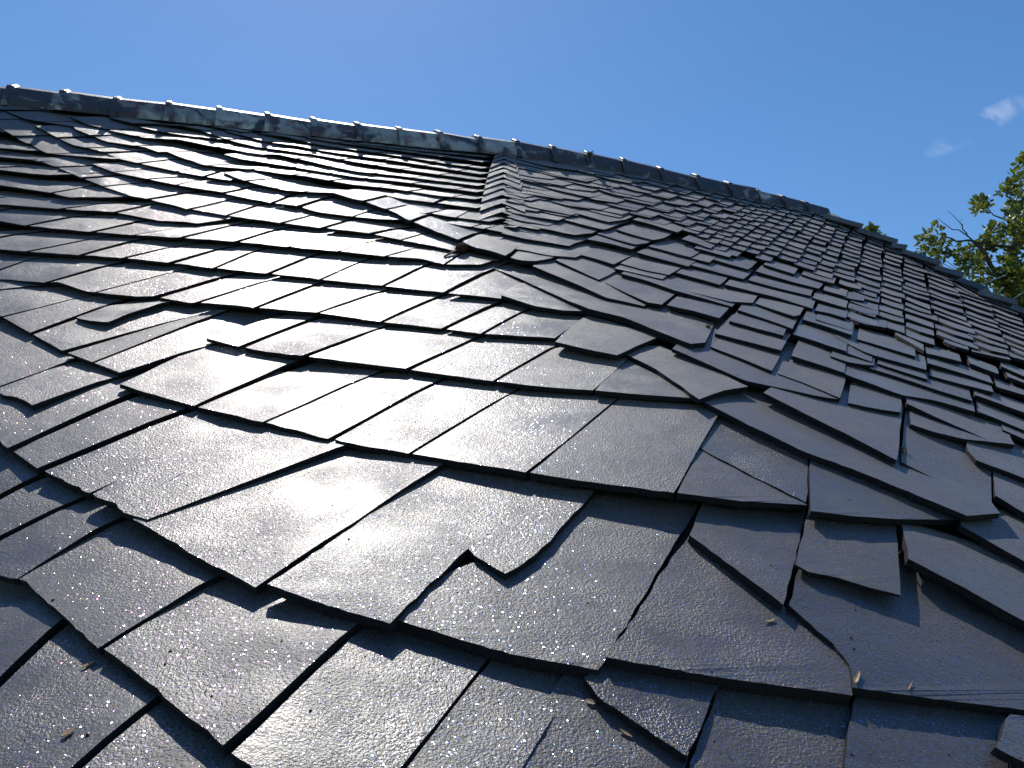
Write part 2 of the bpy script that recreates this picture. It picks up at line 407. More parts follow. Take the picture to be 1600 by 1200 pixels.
def slate_patch(B, TL, TR, ext=1.7, lift=0.0, gap=0.010, hb=None, ht=None, th=None, roll=None, hump=0.0):
    B = np.asarray(B, float); TL = np.asarray(TL, float); TR = np.asarray(TR, float)
    wpx = np.linalg.norm(np.diff(B, axis=0), axis=1).sum()
    big = wpx > 130; mid = wpx > 62
    nx = max(len(B) - 1, 14 if big else 8 if mid else 4)
    ny = 7 if big else 4 if mid else 2
    pts, s = resample(B, nx)
    c = B.mean(0); Y0 = unproject(c[:1], c[1:2])[0][1]
    gp = min(0.2, gap * (1 + 0.9 * np.clip((Y0 - 1.4) / 1.8, 0, 1)) * rng.uniform(0.4, 1.5) * FPX / Y0 / max(wpx, 1))
    s0 = gp + s * (1 - gp)
    pts = np.stack([np.interp(s0, s, pts[:, 0]), np.interp(s0, s, pts[:, 1])], -1)
    tops = TL[None] * (1 - s0[:, None]) + TR[None] * s0[:, None]
    far = float(np.clip((Y0 - 1.4) / 1.8, 0, 1))                 # thinner slates higher up the roof
    hb = ((0.025 - 0.008 * far) + rng.uniform(-0.0015, 0.003) if hb is None else hb) + lift
    ht = (0.007 - 0.004 * far if ht is None else ht) + lift
    th = (TH - 0.005 * far) * rng.uniform(0.85, 1.2) if th is None else th
    roll = rng.normal(0.004, 0.0015) * (1 - 0.5 * far) if roll is None else roll
    u = np.linspace(0, 1, ny + 1) ** 1.15 * ext
    G = pts[None] + (tops - pts)[None] * u[:, None, None]
    H = hb + (ht - hb) * u[:, None] + roll * (s0[None] - 0.5)
    if hump: H = H + hump * np.clip(1 - abs(s0 - 0.5) * 2.2, 0, 1)[None] ** 1.2
    H = H + 0.0012 * np.sin(s0[None] * rng.uniform(2, 6) + rng.uniform(0, 6)) * (1 + u[:, None])
    top = stiffen(unproject(G[..., 0], G[..., 1], H), top_rows=max(2, int(np.searchsorted(u, 1.01))))
    nh = normal_at(top[0].mean(0))
    top = top - nh * (0.012 * np.clip((u - 1.0) / 0.25, 0, 1.6))[:, None, None]       # the hidden head tucks under the course above
    # ragged rims
    if mid:
        amp = 0.0014 if big else 0.002
        upv = top[1] - top[0]; upv /= np.linalg.norm(upv, axis=-1, keepdims=True)
        top[0] += upv * walk(nx + 1, amp)[:, None]
        side = top[:, 1] - top[:, 0]; side /= np.linalg.norm(side, axis=-1, keepdims=True)
        top[:, 0] += side * abs(walk(ny + 1, amp))[:, None]
        top[:, -1] += side * walk(ny + 1, amp)[:, None]
    n = normal_at(top[ny // 2, nx // 2])
    V, F, nt = close_slab(to_world(top), nx, ny, th, to_world(n) - CAMPOS)
    quad = np.vstack([B, TR[None], TL[None]])
    SLATES.append(dict(v=np.array(V), f=F, nt=nt, area=visible_area(quad), rnd=rng.uniform()))

def slate_poly(pts, lift=0.0, hb=None, th=None, slope=0.085, seg=14.0, jag=0.0014):
    """an irregular or broken slate given by its outline, seen from above"""
    pts = np.asarray(pts, float)
    out = []
    for i in range(len(pts)):
        a, b = pts[i], pts[(i + 1) % len(pts)]
        k = max(1, int(np.linalg.norm(b - a) / seg))
        for q in range(k): out.append(a + (b - a) * q / k)
    out = np.array(out)
    base = unproject(out[:, 0], out[:, 1], 0.0)
    c = pts.mean(0); U = VP - c; U /= np.linalg.norm(U)
    pa = unproject(np.array([c[0], c[0] + 12 * U[0]]), np.array([c[1], c[1] + 12 * U[1]]))
    up = pa[1] - pa[0]; up /= np.linalg.norm(up)
    cc = base @ up
    hb = 0.027 if hb is None else hb
    H = hb + lift - (cc - cc.min()) * slope
    top = stiffen(unproject(out[:, 0], out[:, 1], H), k=0.8)
    n = normal_at(top.mean(0)); top = top + rng.normal(0, jag, top.shape) * (1 - abs(n))[None]
    th = TH if th is None else th
    V = list(to_world(top)); nw = to_world(n) - CAMPOS; k = len(V)
    area2 = np.sum(out[:, 0] * np.roll(out[:, 1], -1) - out[:, 1] * np.roll(out[:, 0], -1))
    F = []
    for a, b, c_ in tessellate_polygon([[Vector((p[0], p[1], 0)) for p in out]]):
        e1 = out[b] - out[a]; e2 = out[c_] - out[a]
        F.append((a, b, c_) if e1[0] * e2[1] - e1[1] * e2[0] < 0 else (a, c_, b))
    nt = len(F); top_w = np.array(V); bot = top_w - nw * th + rng.normal(0, th * 0.06, top_w.shape)
    V = V + list(top_w) + list(bot)
    for q in range(k):
        p = (q + 1) % k
        F.append((k + q, 2 * k + q, 2 * k + p, k + p) if area2 < 0 else (k + p, 2 * k + p, 2 * k + q, k + q))
    F.append(tuple(2 * k + q for q in (range(k - 1, -1, -1) if area2 < 0 else range(k))))
    SLATES.append(dict(v=np.array(V), f=F, nt=nt, area=visible_area(pts), rnd=rng.uniform()))

def y_on(line, x):
    xs = [p[0] for p in line]; ys = [p[1] for p in line]
    return float(np.interp(x, xs, ys))
def sub_line(line, x0, x1):
    pts = [(x0, y_on(line, x0))] + [p for p in line if x0 + 4 < p[0] < x1 - 4] + [(x1, y_on(line, x1))]
    return pts
def up_vec(x, y, L):
    d = VP - np.array([x, y]); return np.array([x, y]) + d / np.linalg.norm(d) * L
def course(line, joints=None, L=(60, 60), width=None, ext=1.7, **kw):
    """one course: its traced lower edge, joints as x or (x, xtop, ytop); else joints are set at random widths"""
    x0, x1 = line[0][0], line[-1][0]
    if joints is None:
        joints = []; x = x0
        while True:
            f = (x - x0) / max(1, x1 - x0)
            w = (width[0] * (1 - f) + width[1] * f) * rng.uniform(0.68, 1.3)
            x += w
            if x > x1 - 0.45 * w: break
            joints.append(x)
    J = [j if isinstance(j, tuple) else (j,) for j in joints]
    J = [(x0,)] + J + [(x1,)]
    def top(j):
        if len(j) == 3: return np.array(j[1:])
        f = (j[0] - x0) / max(1, x1 - x0)
        return up_vec(j[0], y_on(line, j[0]), L[0] * (1 - f) + L[1] * f)
    for a, b in zip(J[:-1], J[1:]):
        slate_patch(sub_line(line, a[0], b[0]), top(a), top(b), ext, **kw)

# ------------------------------------------------------------------ slates of the near and left faces, lowest course first
course([(-260, 1010), (-150, 1110), (30, 1270), (230, 1400), (420, 1500)],
       [(-100, 95, 965), (30, 235, 1092), (230, 405, 1200)], (190, 260))
course([(-200, 755), (-150, 790), (0, 897), (20, 905), (30, 903), (75, 940), (150, 1010), (165, 1015), (345, 1160),
        (420, 1220), (560, 1290), (740, 1335)],
       [(-100, 68, 735), (-50, 122, 776), (25, 187, 806), (157, 327, 904), (351, 552, 976), (556, 752, 1036)], (150, 250))
slate_poly([(740, 1335), (1040, 1370), (1075, 1183), (930, 1087), (913, 1062), (945, 1010), (900, 1010)], th=0.017)
slate_poly([(934, 1088), (1073, 1182), (1121, 1075), (1140, 1030), (960, 1020), (915, 1060)], lift=0.0, hb=0.018)
slate_poly([(1030, 1400), (1300, 1420), (1316, 1190), (1328, 1100), (1330, 1062), (1135, 1030), (1122, 1075), (1080, 1190)])
slate_poly([(1320, 1420), (1560, 1440), (1576, 1180), (1570, 1112), (1568, 1088), (1345, 1070), (1333, 1100), (1320, 1190)], lift=0.003)
slate_poly([(1556, 1168), (1620, 1202), (1760, 1260), (1760, 1135), (1578, 1116), (1574, 1122)], hb=0.024)
slate_poly([(1580, 1440), (1760, 1440), (1760, 1250), (1620, 1205), (1580, 1180)], hb=0.026)

# course with the great broken slates
course([(-200, 560), (-150, 590), (0, 690), (55, 730), (138, 771)],
       [(-110, 60, 560), (13, 203, 613), (58, 283, 638)], (140, 220))
slate_patch([(-150, 560), (-80, 590), (-8, 606)], (-10, 490), (122, 559), ext=1.1)
slate_patch([(-6, 606), (0, 615), (25, 621), (50, 632)], (122, 560), (183, 586), lift=0.004)
slate_patch([(143, 768), (165, 783), (185, 793), (205, 806), (228, 812)], (343, 663), (524, 700), lift=0.006, ext=1.4)
slate_patch([(196, 804), (290, 860), (345, 890), (397, 918)], (505, 696), (676, 734), ext=1.06)
slate_poly([(419, 913), (500, 942), (609, 974), (660, 924), (700, 886), (731, 857), (741, 868), (787, 896), (812, 885), (858, 845),
            (926, 771), (975, 715), (720, 690), (676, 737)], lift=0.006, th=0.017, slope=0.06)
slate_poly([(617, 967), (720, 1000), (800, 1022), (935, 1047), (985, 965), (1040, 872), (1087, 798), (1120, 735), (960, 710),
            (880, 800), (780, 860), (700, 895), (655, 928)], lift=-0.004, th=0.019, slope=0.07)
slate_poly([(947, 1027), (1120, 1058), (1330, 1086), (1329, 1050), (1312, 1022), (1290, 1003), (1226, 948), (1150, 890), (1076, 838), (1040, 885), (985, 975)], lift=0.0, th=0.019)
slate_poly([(1078, 836), (1225, 945), (1245, 860), (1258, 800), (1265, 740), (1120, 745), (1098, 780)], lift=0.0, hb=0.020)
slate_poly([(1244, 882), (1262, 893), (1310, 903), (1360, 918), (1407, 930), (1404, 880), (1399, 800), (1397, 770), (1270, 765), (1262, 800)], lift=-0.006, hb=0.026, th=0.006, slope=0.06)
slate_poly([(1334, 1074), (1460, 1092), (1600, 1109), (1780, 1122), (1780, 900), (1600, 830), (1420, 800), (1270, 800), (1232, 945), (1300, 1005), (1328, 1040)], lift=-0.006, hb=0.026, slope=0.072)
slate_patch([(1408, 866), (1500, 915), (1600, 970), (1780, 1065)], (1398, 815), (1780, 955), ext=1.35, lift=0.002)
slate_patch([(1496, 818), (1600, 877), (1780, 970)], (1492, 780), (1780, 880), ext=1.4, lift=0.002)

# next course up
K1 = [(176, 597), (235, 615), (295, 632), (410, 659), (515, 686), (635, 708), (725, 722), (820, 737), (970, 758), (1056, 770)]
slate_patch(sub_line(K1, 176, 302), (316, 532), (450, 568), ext=1.15)
course([(302, 634)] + K1[3:], [(409, 578, 584), (513, 682, 593), (637, 803, 609), (821, 963, 623)], (150, 130))
# give the last one its true right-hand joint
SLATES.pop()
slate_patch([(824, 738), (900, 750), (970, 759), (1054, 770)], (963, 623), (1121, 650), ext=1.5)
slate_poly([(1058, 770), (1160, 783), (1260, 789), (1175, 740), (1092, 702)], hb=0.031)
slate_poly([(1094, 700), (1180, 746), (1260, 785), (1262, 750), (1263, 711), (1262, 680), (1140, 632), (1120, 652)], hb=0.022, lift=0.0)
slate_poly([(1267, 798), (1330, 806), (1400, 811), (1497, 812), (1420, 770), (1330, 727), (1300, 690), (1270, 690), (1265, 715)], hb=0.030, lift=0.003)
slate_poly([(1100, 628), (1170, 664), (1260, 707), (1330, 732), (1420, 768), (1510, 806), (1563, 802), (1548, 782), (1405, 707), (1260, 640), (1170, 596), (1120, 600)], hb=0.032, lift=0.006, slope=0.12)
slate_patch([(1186, 610), (1240, 637), (1300, 667), (1360, 698), (1403, 720)], (1222, 590), (1411, 640), lift=0.006, ext=1.5)
slate_patch([(1404, 720), (1450, 743), (1500, 766), (1549, 790)], (1411, 640), (1548, 700), lift=-0.004, ext=1.3)
slate_patch([(1546, 768), (1600, 802), (1780, 880)], (1540, 715), (1780, 830), lift=0.002)
slate_patch([(1508, 697), (1519, 716), (1600, 747), (1780, 815)], (1500, 665), (1780, 770), lift=0.004)

K2 = [(316, 527), (370, 541), (400, 547), (475, 556), (560, 567), (632, 576), (700, 586), (766, 595), (850, 604), (926, 610)]
course(K2, [(372, 497, 492), (473, 593, 510), (633, 746, 525), (767, 866, 540)], (110, 80))
slate_poly([(929, 610), (1010, 617), (1086, 622), (1050, 597), (1022, 577), (1000, 560), (984, 552), (975, 565)], hb=0.030)
slate_poly([(1026, 577), (1052, 595), (1092, 624), (1130, 610), (1168, 604), (1100, 570), (1032, 540), (990, 540), (978, 554)], hb=0.034, lift=0.004)
course([(-200, 380), (-150, 410), (0, 493), (95, 547), (187, 582)],
       [(-60, 62, 445), (2, 135, 461), (47, 180, 470), (97, 300, 492), (144, 348, 485)], (150, 140))
slate_patch([(108, 495), (135, 500), (167, 504), (196, 492)], (165, 476), (262, 470), lift=0.008, ext=1.2)

K3 = [(-160, 424), (0, 436), (82, 442), (87, 440), (135, 455), (212, 463), (240, 463), (295, 473), (315, 473), (397, 480), (492, 488), (592, 502), (687, 513), (750, 521), (866, 528)]
course(K3, [(-40, 60, 400), (70, 175, 410), (148, 285, 420), (240, 362, 427), (303, 430, 433), (397, 505, 438), (493, 607, 450),
            (592, 692, 458), (687, 780, 470), (750, 822, 482)], (110, 60))
slate_poly([(867, 534), (915, 545), (965, 555), (995, 541), (1029, 526), (980, 510), (918, 492), (890, 512)], hb=0.032, lift=0.006)
slate_poly([(783, 461), (810, 470), (835, 478), (880, 485), (921, 486), (880, 462), (830, 440), (806, 444)], hb=0.030)
K4 = [(-160, 374), (0, 389), (40, 393), (122, 398), (190, 403), (262, 410), (335, 419), (415, 427), (500, 436), (595, 446), (692, 457), (782, 466)]
course(K4, [(-70, 40, 362), (40, 155, 370), (122, 215, 372), (190, 275, 383), (262, 350, 385), (332, 402, 389), (415, 487, 397), (500, 567, 405),
            (595, 665, 412), (692, 765, 420)], (100, 48))
K5 = [(-160, 328), (0, 345), (35, 352), (140, 362), (207, 367), (277, 371), (365, 377), (450, 385), (525, 392), (600, 400), (660, 404), (692, 413), (752, 413)]
course(K5, [(-60, 30, 322), (36, 122, 336), (140, 235, 340), (207, 300, 352), (277, 382, 346), (365, 440, 355), (450, 520, 363), (527, 590, 373), (600, 656, 384), (692, 720, 394)], (95, 22))
course([(-150, 303), (0, 319), (90, 326), (172, 332), (180, 330), (250, 345), (288, 346), (308, 349)], [(-60,), (90, 172, 316), (176, 246, 316)], (90, 70))
course([(-150, 273), (0, 289), (75, 300), (107, 308), (184, 308)], [-60, (78, 152, 288)], (85, 60))
course([(-120, 252), (0, 265), (47, 271), (75, 273), (112, 272)], [-30], (80, 70))
course([(-120, 228), (0, 245), (47, 249), (60, 252)], [-40], (80, 50))
course([(-120, 214), (0, 231), (50, 235)], [-50], (70, 50))
course([(-100, 196), (0, 205), (25, 208)], [-40], (70, 50))
course([(44, 244), (79, 258), (86, 260), (126, 277), (159, 290), (206, 307), (221, 309), (262, 318), (293, 326), (351, 336), (437, 348), (520, 358), (577, 364)],
       [(86, 165, 257), (126, 195, 272), (160, 228, 284), (227, 300, 298), (293, 366, 309), (352, 408, 317), (437, 495, 333), (500, 550, 340)], (72, 44))
course([(579, 365), (623, 374), (676, 384), (708, 391)], [(625, 668, 362)], (40, 34))
course([(139, 254), (174, 268), (227, 279), (272, 288), (344, 300), (368, 306), (419, 316), (462, 321), (496, 331), (550, 338), (590, 342), (628, 343)],
       [(176, 245, 262), (228, 300, 274), (274, 315, 279), (345, 399, 290), (422, 459, 301), (463, 517, 305), (550, 585, 326)], (66, 40))
course([(-90, 160), (0, 200), (13, 207), (37, 222), (45, 224), (71, 239), (112, 243), (178, 248)], width=(70, 66), L=(80, 66))
course([(50, 194), (86, 213), (112, 226), (133, 230), (161, 237), (182, 247), (212, 254), (272, 267), (316, 275), (359, 282), (368, 278)],
       [(88, 160, 212), (134, 200, 229), (161, 232, 235), (214, 275, 247), (274, 325, 258), (316, 345, 266)], (72, 40))
course([(344, 267), (370, 278), (400, 287), (445, 297), (486, 300), (521, 301)], width=(56, 50), L=(52, 36), lift=0.003)
course([(515, 299), (550, 310), (566, 313), (595, 324), (617, 331), (632, 341), (655, 350), (680, 361), (715, 374), (741, 386), (775, 394), (811, 406), (835, 408), (860, 404)],
       [(566, 612, 302), (602, 640, 318), (640, 668, 334), (715, 745, 362), (790, 812, 382)], (42, 26), lift=0.011, th=0.020)
course([(-60, 145), (0, 170), (37, 185), (52, 188), (114, 197), (120, 202), (165, 221), (227, 230), (244, 237), (262, 237), (278, 244), (318, 258), (340, 260), (390, 264), (441, 271), (477, 275), (550, 288), (610, 294), (680, 305), (742, 311)],
       width=(68, 58), L=(66, 24))
course([(344, 239), (374, 248), (409, 253), (449, 259), (509, 269), (560, 277), (620, 283), (693, 293), (744, 300)], width=(58, 56), L=(40, 22))
course([(103, 179), (135, 194), (154, 198), (172, 204), (225, 215), (281, 218), (325, 227), (355, 232), (385, 238), (413, 241), (434, 241), (486, 252), (522, 261), (560, 268), (620, 274), (680, 282), (746, 290)], width=(66, 54), L=(60, 20))
course([(168, 183), (206, 192), (236, 193)], width=(60, 60), L=(40, 40))
course([(210, 196), (234, 202), (259, 207), (300, 213), (342, 217)], width=(66, 60), L=(44, 40))
course([(310, 203), (344, 214), (370, 222), (400, 229), (445, 235), (501, 243), (550, 252), (600, 260), (660, 269), (748, 281)], width=(60, 52), L=(40, 20))
course([(240, 194), (282, 196), (318, 203)], width=(50, 50), L=(30, 30))
course([(346, 203), (381, 212), (419, 222), (462, 227), (501, 235), (550, 242), (610, 250), (680, 261), (750, 272)], width=(58, 50), L=(36, 19))
course([(327, 197), (352, 201), (378, 206)], width=(50, 50), L=(24, 24))
course([(396, 207), (449, 214), (479, 222), (516, 229), (570, 236), (640, 246), (700, 256), (752, 263)], width=(56, 48), L=(32, 18))
course([(470, 214), (520, 222), (570, 228), (640, 238), (700, 246), (754, 253)], width=(54, 46), L=(28, 16))
course([(545, 223), (600, 229), (660, 236), (756, 245)], width=(50, 44), L=(24, 14))
course([(610, 225), (660, 231), (758, 239)], width=(46, 42), L=(18, 12))
# slates between the long diagonal and the short hip
course([(570, 312), (597, 320), (640, 329), (664, 333)], [(600, 632, 306)], (34, 30))
course([(595, 303), (625, 310), (676, 316), (744, 325)], [(676, 702, 306)], (30, 22))
course([(668, 332), (700, 338), (764, 346)], [(712, 738, 326)], (30, 24))
course([(689, 347), (720, 352), (756, 357)], [(735,)], (32, 24))
course([(720, 374), (741, 384), (772, 385), (786, 383), (822, 389)], [(765, 795, 366)], (36, 24))
course([(752, 355), (770, 360), (788, 363), (820, 371)], [], (30, 20))

# ------------------------------------------------------------------ small saddle slates riding the short hip
apex = [236, 241.5, 247.5, 254, 261, 268.5, 276.5, 285, 294, 304, 317, 331]
for k, y in enumerate(apex):
    f = k / (len(apex) - 1)
    xl = 773 - 26 * f; xr = 800 + 22 * f; xa = 788 - 4 * f
    slate_patch([(xl, y + 0.36 * (xa - xl)), ((xl + xa) / 2, y + 0.17 * (xa - xl)), (xa, y), ((xr + xa) / 2, y + 0.2 * (xr - xa)), (xr, y + 0.40 * (xr - xa))],
                (xl + 6, y + 0.33 * (xa - xl) - 11 - 8 * f), (xr + 4, y + 0.36 * (xr - xa) - 11 - 8 * f), ext=1.4, lift=0.002, hump=0.006, th=0.009, gap=0.0, roll=0.0)

# ------------------------------------------------------------------ right-hand face
TOP = [(786, 238), (800, 240), (920, 256), (1040, 279), (1200, 312), (1298, 333), (1344, 357), (1394, 379), (1462, 414), (1529, 453), (1600, 484), (1800, 575), (2200, 757)]
def top_y(x): return y_on(TOP, x)
def gauge(v): return 6.4 + 0.00043 * v * v
def right_slate(pts, dy=None, lift=0.0, ext=1.8, tl=None, tr=None, **kw):
    p0, p1 = np.array(pts[0], float), np.array(pts[-1], float)
    v = max(0.0, (p0[1] + p1[1]) / 2 - top_y((p0[0] + p1[0]) / 2))
    g_ = gauge(v) if dy is None else dy
    def up(p):
        d = VP - p; return p + d * (g_ / max(20.0, -d[1]))
    slate_patch(pts, up(p0) if tl is None else tl, up(p1) if tr is None else tr, ext, lift, **kw)

BOUND = [(780, 372), (866, 338), (975, 336), (1062, 358), (1110, 396), (1187, 405), (1245, 420), (1320, 446), (1335, 514), (1394, 526), (1467, 540), (1600, 562), (1800, 650)]
def under_bound(x, y): return y > y_on(BOUND, x) and x < 1725
# columns run up the face: m is the slope of a joint line through VP
ms = [0.95]
ms = [2.2, 2.0, 1.8, 1.62, 1.46, 1.31, 1.18, 1.06, 0.95]
while ms[-1] > -9.0:
    m = ms[-1]
    ms.append(m - (0.150 if m > -1.5 else 0.150 * (abs(m) / 1.5) ** 1.9) * rng.uniform(0.88, 1.14))
vs = [5.0]
while vs[-1] < 800: vs.append(vs[-1] + min(60.0, gauge(vs[-1])))
def on_row(m, v):
    y = 400.0
    for _ in range(60):
        x = 1400 + m * (y - 190)
        y = 0.6 * y + 0.4 * (top_y(x) + v)
        y = min(max(y, 205), 1500)
    return 1400 + m * (y - 190), y
for j in range(len(ms) - 1):
    mr, ml = ms[j], ms[j + 1]
    drift = rng.uniform(-0.45, 0.45)
    for k, v in enumerate(vs):
        gv = min(60.0, gauge(v))
        if mr < -1.7: drift = 0.5 * ((j + k) % 2) - 0.25 + rng.uniform(-0.12, 0.12)
        if k == 0: drift_k = 0.15
        else: drift_k = drift + rng.normal(0, 0.10)
        jit = rng.normal(0, 0.05, 2) * (mr - ml)
        xa, ya = on_row(ml + jit[0], v + gv * drift_k); xb, _ = on_row(mr + jit[1], v + gv * drift_k)
        if xa < 792 and xb > 802: xa, ya = 789.0, ya + 0.2 * (789.0 - xa)
        if xa < 788 or xa > 2150 or xb - xa < 8 or xb - xa > (130 if xa < 1725 else 300): continue
        if v > 255 and xa < 1725: continue
        sl = float(np.interp(xa, [800, 1000, 1200, 1330, 1600], [0.20, 0.24, 0.285, 0.33, 0.37])) + rng.normal(0, 0.02)
        if v < 12: sl = max(sl, (top_y(xb) - top_y(xa)) / (xb - xa))
        yb = ya + sl * (xb - xa)
        if under_bound((xa + xb) / 2, (ya + yb) / 2): continue
        if yb < top_y(xb) + 1: continue
        sag = rng.uniform(0.0, 0.035) * (xb - xa)
        right_slate([(xa, ya), ((xa + xb) / 2, (ya + yb) / 2 + sag), (xb, yb)], dy=gv * rng.uniform(0.95, 1.1),
                    ext=1.05 if k == 0 else 1.25 if k == 1 else 1.6, gap=0.005, roll=rng.normal(0.007, 0.002), hb=0.021 + rng.uniform(-0.001, 0.002), ht=0.002, th=0.013)

for k, v in enumerate(vs):                                   # closing pieces beside the short hip
    if 238 + v > 372: break
    right_slate([(786, top_y(786) + v), (818, top_y(818) + v + 3), (852, top_y(852) + v + 6)], lift=-0.002, ext=1.1 if k == 0 else 1.5, gap=0.004, hb=0.018, ht=0.001, th=0.012)
# traced slates of the right-hand face, nearest last
RIGHT = [
 [(791, 330), (830, 338), (870, 344)], [(797, 309), (825, 322), (892, 336)],
 [(780, 346), (808, 350), (850, 357), (896, 367), (924, 364)], [(780, 363), (817, 372), (889, 384)],
 [(780, 385), (820, 391), (859, 399), (900, 402)],
 [(874, 341), (910, 351), (943, 359), (954, 356)], [(894, 331), (949, 347), (977, 343)], [(982, 341), (1020, 351), (1059, 363)],
 [(926, 363), (960, 373), (992, 382), (1011, 380)], [(958, 357), (1000, 370), (1020, 375), (1037, 372)],
 [(911, 372), (950, 380), (986, 389)], [(988, 392), (1030, 404), (1075, 416)], [(1011, 384), (1045, 393), (1080, 402)],
 [(1060, 372), (1085, 379), (1110, 388)], [(1076, 385), (1100, 391), (1140, 402)], [(1050, 398), (1075, 402), (1108, 410)],
 [(1110, 404), (1140, 413), (1170, 421)], [(1187, 411), (1215, 420), (1241, 428)], [(1245, 426), (1275, 436), (1303, 443)],
 [(1305, 440), (1322, 447), (1345, 452)], [(1304, 458), (1325, 466), (1350, 470)], [(1322, 478), (1345, 488), (1372, 492)],
 [(1326, 497), (1350, 506), (1385, 512)],
 [(1076, 413), (1120, 425), (1162, 436)], [(1176, 422), (1230, 438), (1281, 451)], [(1283, 452), (1300, 457), (1322, 463)],
 [(1164, 436), (1215, 450), (1266, 462)], [(1266, 464), (1295, 473), (1322, 481)],
 [(900, 396), (930, 404), (959, 413)], [(966, 410), (1000, 420), (1046, 430)], [(1050, 424), (1090, 435), (1125, 445)],
 [(1127, 443), (1175, 455), (1219, 466), (1269, 482)], [(1269, 484), (1295, 489), (1322, 497)], [(1270, 497), (1300, 507), (1330, 516)],
 [(955, 418), (995, 427), (1034, 436)], [(1052, 449), (1100, 461), (1140, 471), (1176, 473)], [(1177, 473), (1210, 484), (1240, 494), (1250, 492)],
 [(861, 403), (900, 421), (936, 437)], [(966, 426), (1010, 438), (1052, 453), (1095, 465), (1144, 479)],
 [(1146, 482), (1195, 498), (1239, 514)], [(1245, 496), (1285, 508), (1330, 523)],
 [(940, 439), (975, 456), (1011, 472), (1034, 476)], [(1035, 475), (1080, 485), (1125, 497)], [(1129, 498), (1175, 511), (1224, 524)],
 [(1234, 520), (1275, 533), (1322, 549)],
 [(824, 412), (860, 427), (902, 444), (947, 465), (975, 471), (1006, 478)],
 [(1334, 528), (1385, 543), (1431, 557)], [(1394, 520), (1420, 534), (1444, 548)], [(1444, 551), (1475, 558), (1502, 565)],
 [(1467, 530), (1490, 540), (1514, 547)], [(1515, 534), (1550, 548), (1577, 554)], [(1515, 548), (1545, 555), (1578, 562)], [(1580, 548), (1620, 566), (1680, 590)],
 [(1578, 556), (1610, 566), (1680, 590)], [(1560, 570), (1600, 588), (1680, 620)],
 [(1300, 524), (1345, 547), (1362, 554), (1405, 566), (1448, 578)], [(1442, 565), (1500, 582), (1551, 599)], [(1504, 563), (1535, 575), (1562, 585)],
 [(1566, 585), (1600, 598), (1700, 640)], [(1550, 602), (1600, 617), (1700, 655)],
 [(1114, 520), (1165, 533), (1221, 548)], [(1226, 552), (1270, 566), (1318, 582)], [(1300, 542), (1330, 554), (1362, 565)],
 [(1362, 565), (1405, 579), (1448, 592)], [(1448, 585), (1500, 600), (1551, 612)], [(1352, 573), (1410, 591), (1470, 611), (1519, 626)],
 [(1290, 553), (1320, 564), (1345, 569), (1366, 571)],
 [(1515, 614), (1560, 630), (1700, 680)], [(1300, 576), (1319, 584), (1365, 601), (1409, 617), (1450, 623), (1490, 633), (1523, 643)],
 [(1523, 641), (1560, 655), (1700, 715)], [(1560, 668), (1600, 686), (1720, 735)],
 [(1410, 627), (1455, 648), (1500, 668), (1545, 688)], [(1412, 659), (1460, 675), (1506, 686), (1545, 690), (1583, 694)],
 [(1104, 539), (1155, 559), (1207, 580)], [(1207, 580), (1260, 600), (1313, 622)], [(1313, 627), (1345, 634), (1373, 639), (1409, 645)],
 [(1042, 541), (1100, 566), (1164, 595), (1228, 608), (1270, 617), (1310, 624)],
]
for k, pts in enumerate(RIGHT):
    right_slate(pts, ext=1.5, roll=rng.normal(0.008, 0.002), hb=0.025, ht=0.002, th=0.014)
slate_poly([(762, 415), (812, 435), (872, 463), (919, 482), (972, 495), (1060, 530), (1078, 537), (1101, 535), (1109, 522), (1116, 506),
            (1030, 470), (950, 460), (830, 405), (790, 396)], hb=0.042, lift=0.010, slope=0.13, th=0.024)

# ------------------------------------------------------------------ turn the recorded slates into objects
SLATES.sort(key=lambda d: -d['area'])
def slate_mesh(d_list, name):
    V = []; F = []; sm = []; mi = []; rnd = []; o = 0
    for d in d_list:
        V.append(d['v']); F += [tuple(i + o for i in f) for f in d['f']]
        n = len(d['f']); sm += [True] * d['nt'] + [False] * (n - d['nt']); mi += [0] * d['nt'] + [1] * (n - d['nt'])
        rnd += [d['rnd']] * len(d['v']); o += len(d['v'])
    V = np.vstack(V)
    ob = mesh_obj(name, V, F, [MAT_SLATE, MAT_EDGE_SHADED], ROOF, sm)
    ob.data.polygons.foreach_set('material_index', mi)
    a = ob.data.attributes.new('slate_random', 'FLOAT', 'POINT'); a.data.foreach_set('value', np.array(rnd, 'f'))
    ob.data.update()
    return ob
for d in SLATES[:300]: slate_mesh([d], 'slate')
rest = slate_mesh(SLATES[300:], 'slate_field'); rest['kind'] = 'stuff'

# ------------------------------------------------------------------ boards under the slates, hidden far slope and walls
gx = np.concatenate([np.linspace(-420, 2000, 90)])
rows = []
for f in np.linspace(0, 1, 40):
    left_top = [(-420, 95), (-100, 142), (0, 160), (50, 165), (300, 190), (600, 222), (786, 238)] + TOP[1:]
    yt = np.array([y_on(left_top + [(2000, 665)], x) for x in gx]) + 5.0
    rows.append(yt + (1900 - yt) * f ** 1.6)
rows = np.array(rows); GX = np.broadcast_to(gx, rows.shape)
Pd = unproject(GX, rows, -0.030)
Pw = to_world(Pd)
back = []
for k in range(1, 5):
    q = Pw[0].copy(); q[:, 1] += 1.2 * k; q[:, 2] -= 0.05 + 0.75 * k
    q[:, 0] += np.where(gx > 1298, 0.9 * k, 0.0); back.append(q)
deck = np.concatenate([np.array(back[::-1]), Pw], 0)
r_, c_ = deck.shape[:2]
Vd = deck.reshape(-1, 3); Fd = [(j * c_ + i, (j + 1) * c_ + i, (j + 1) * c_ + i + 1, j * c_ + i + 1) for j in range(r_ - 1) for i in range(c_ - 1)]
mesh_obj('roof_deck', Vd, Fd, MAT_DECK, ROOF, [True] * len(Fd))
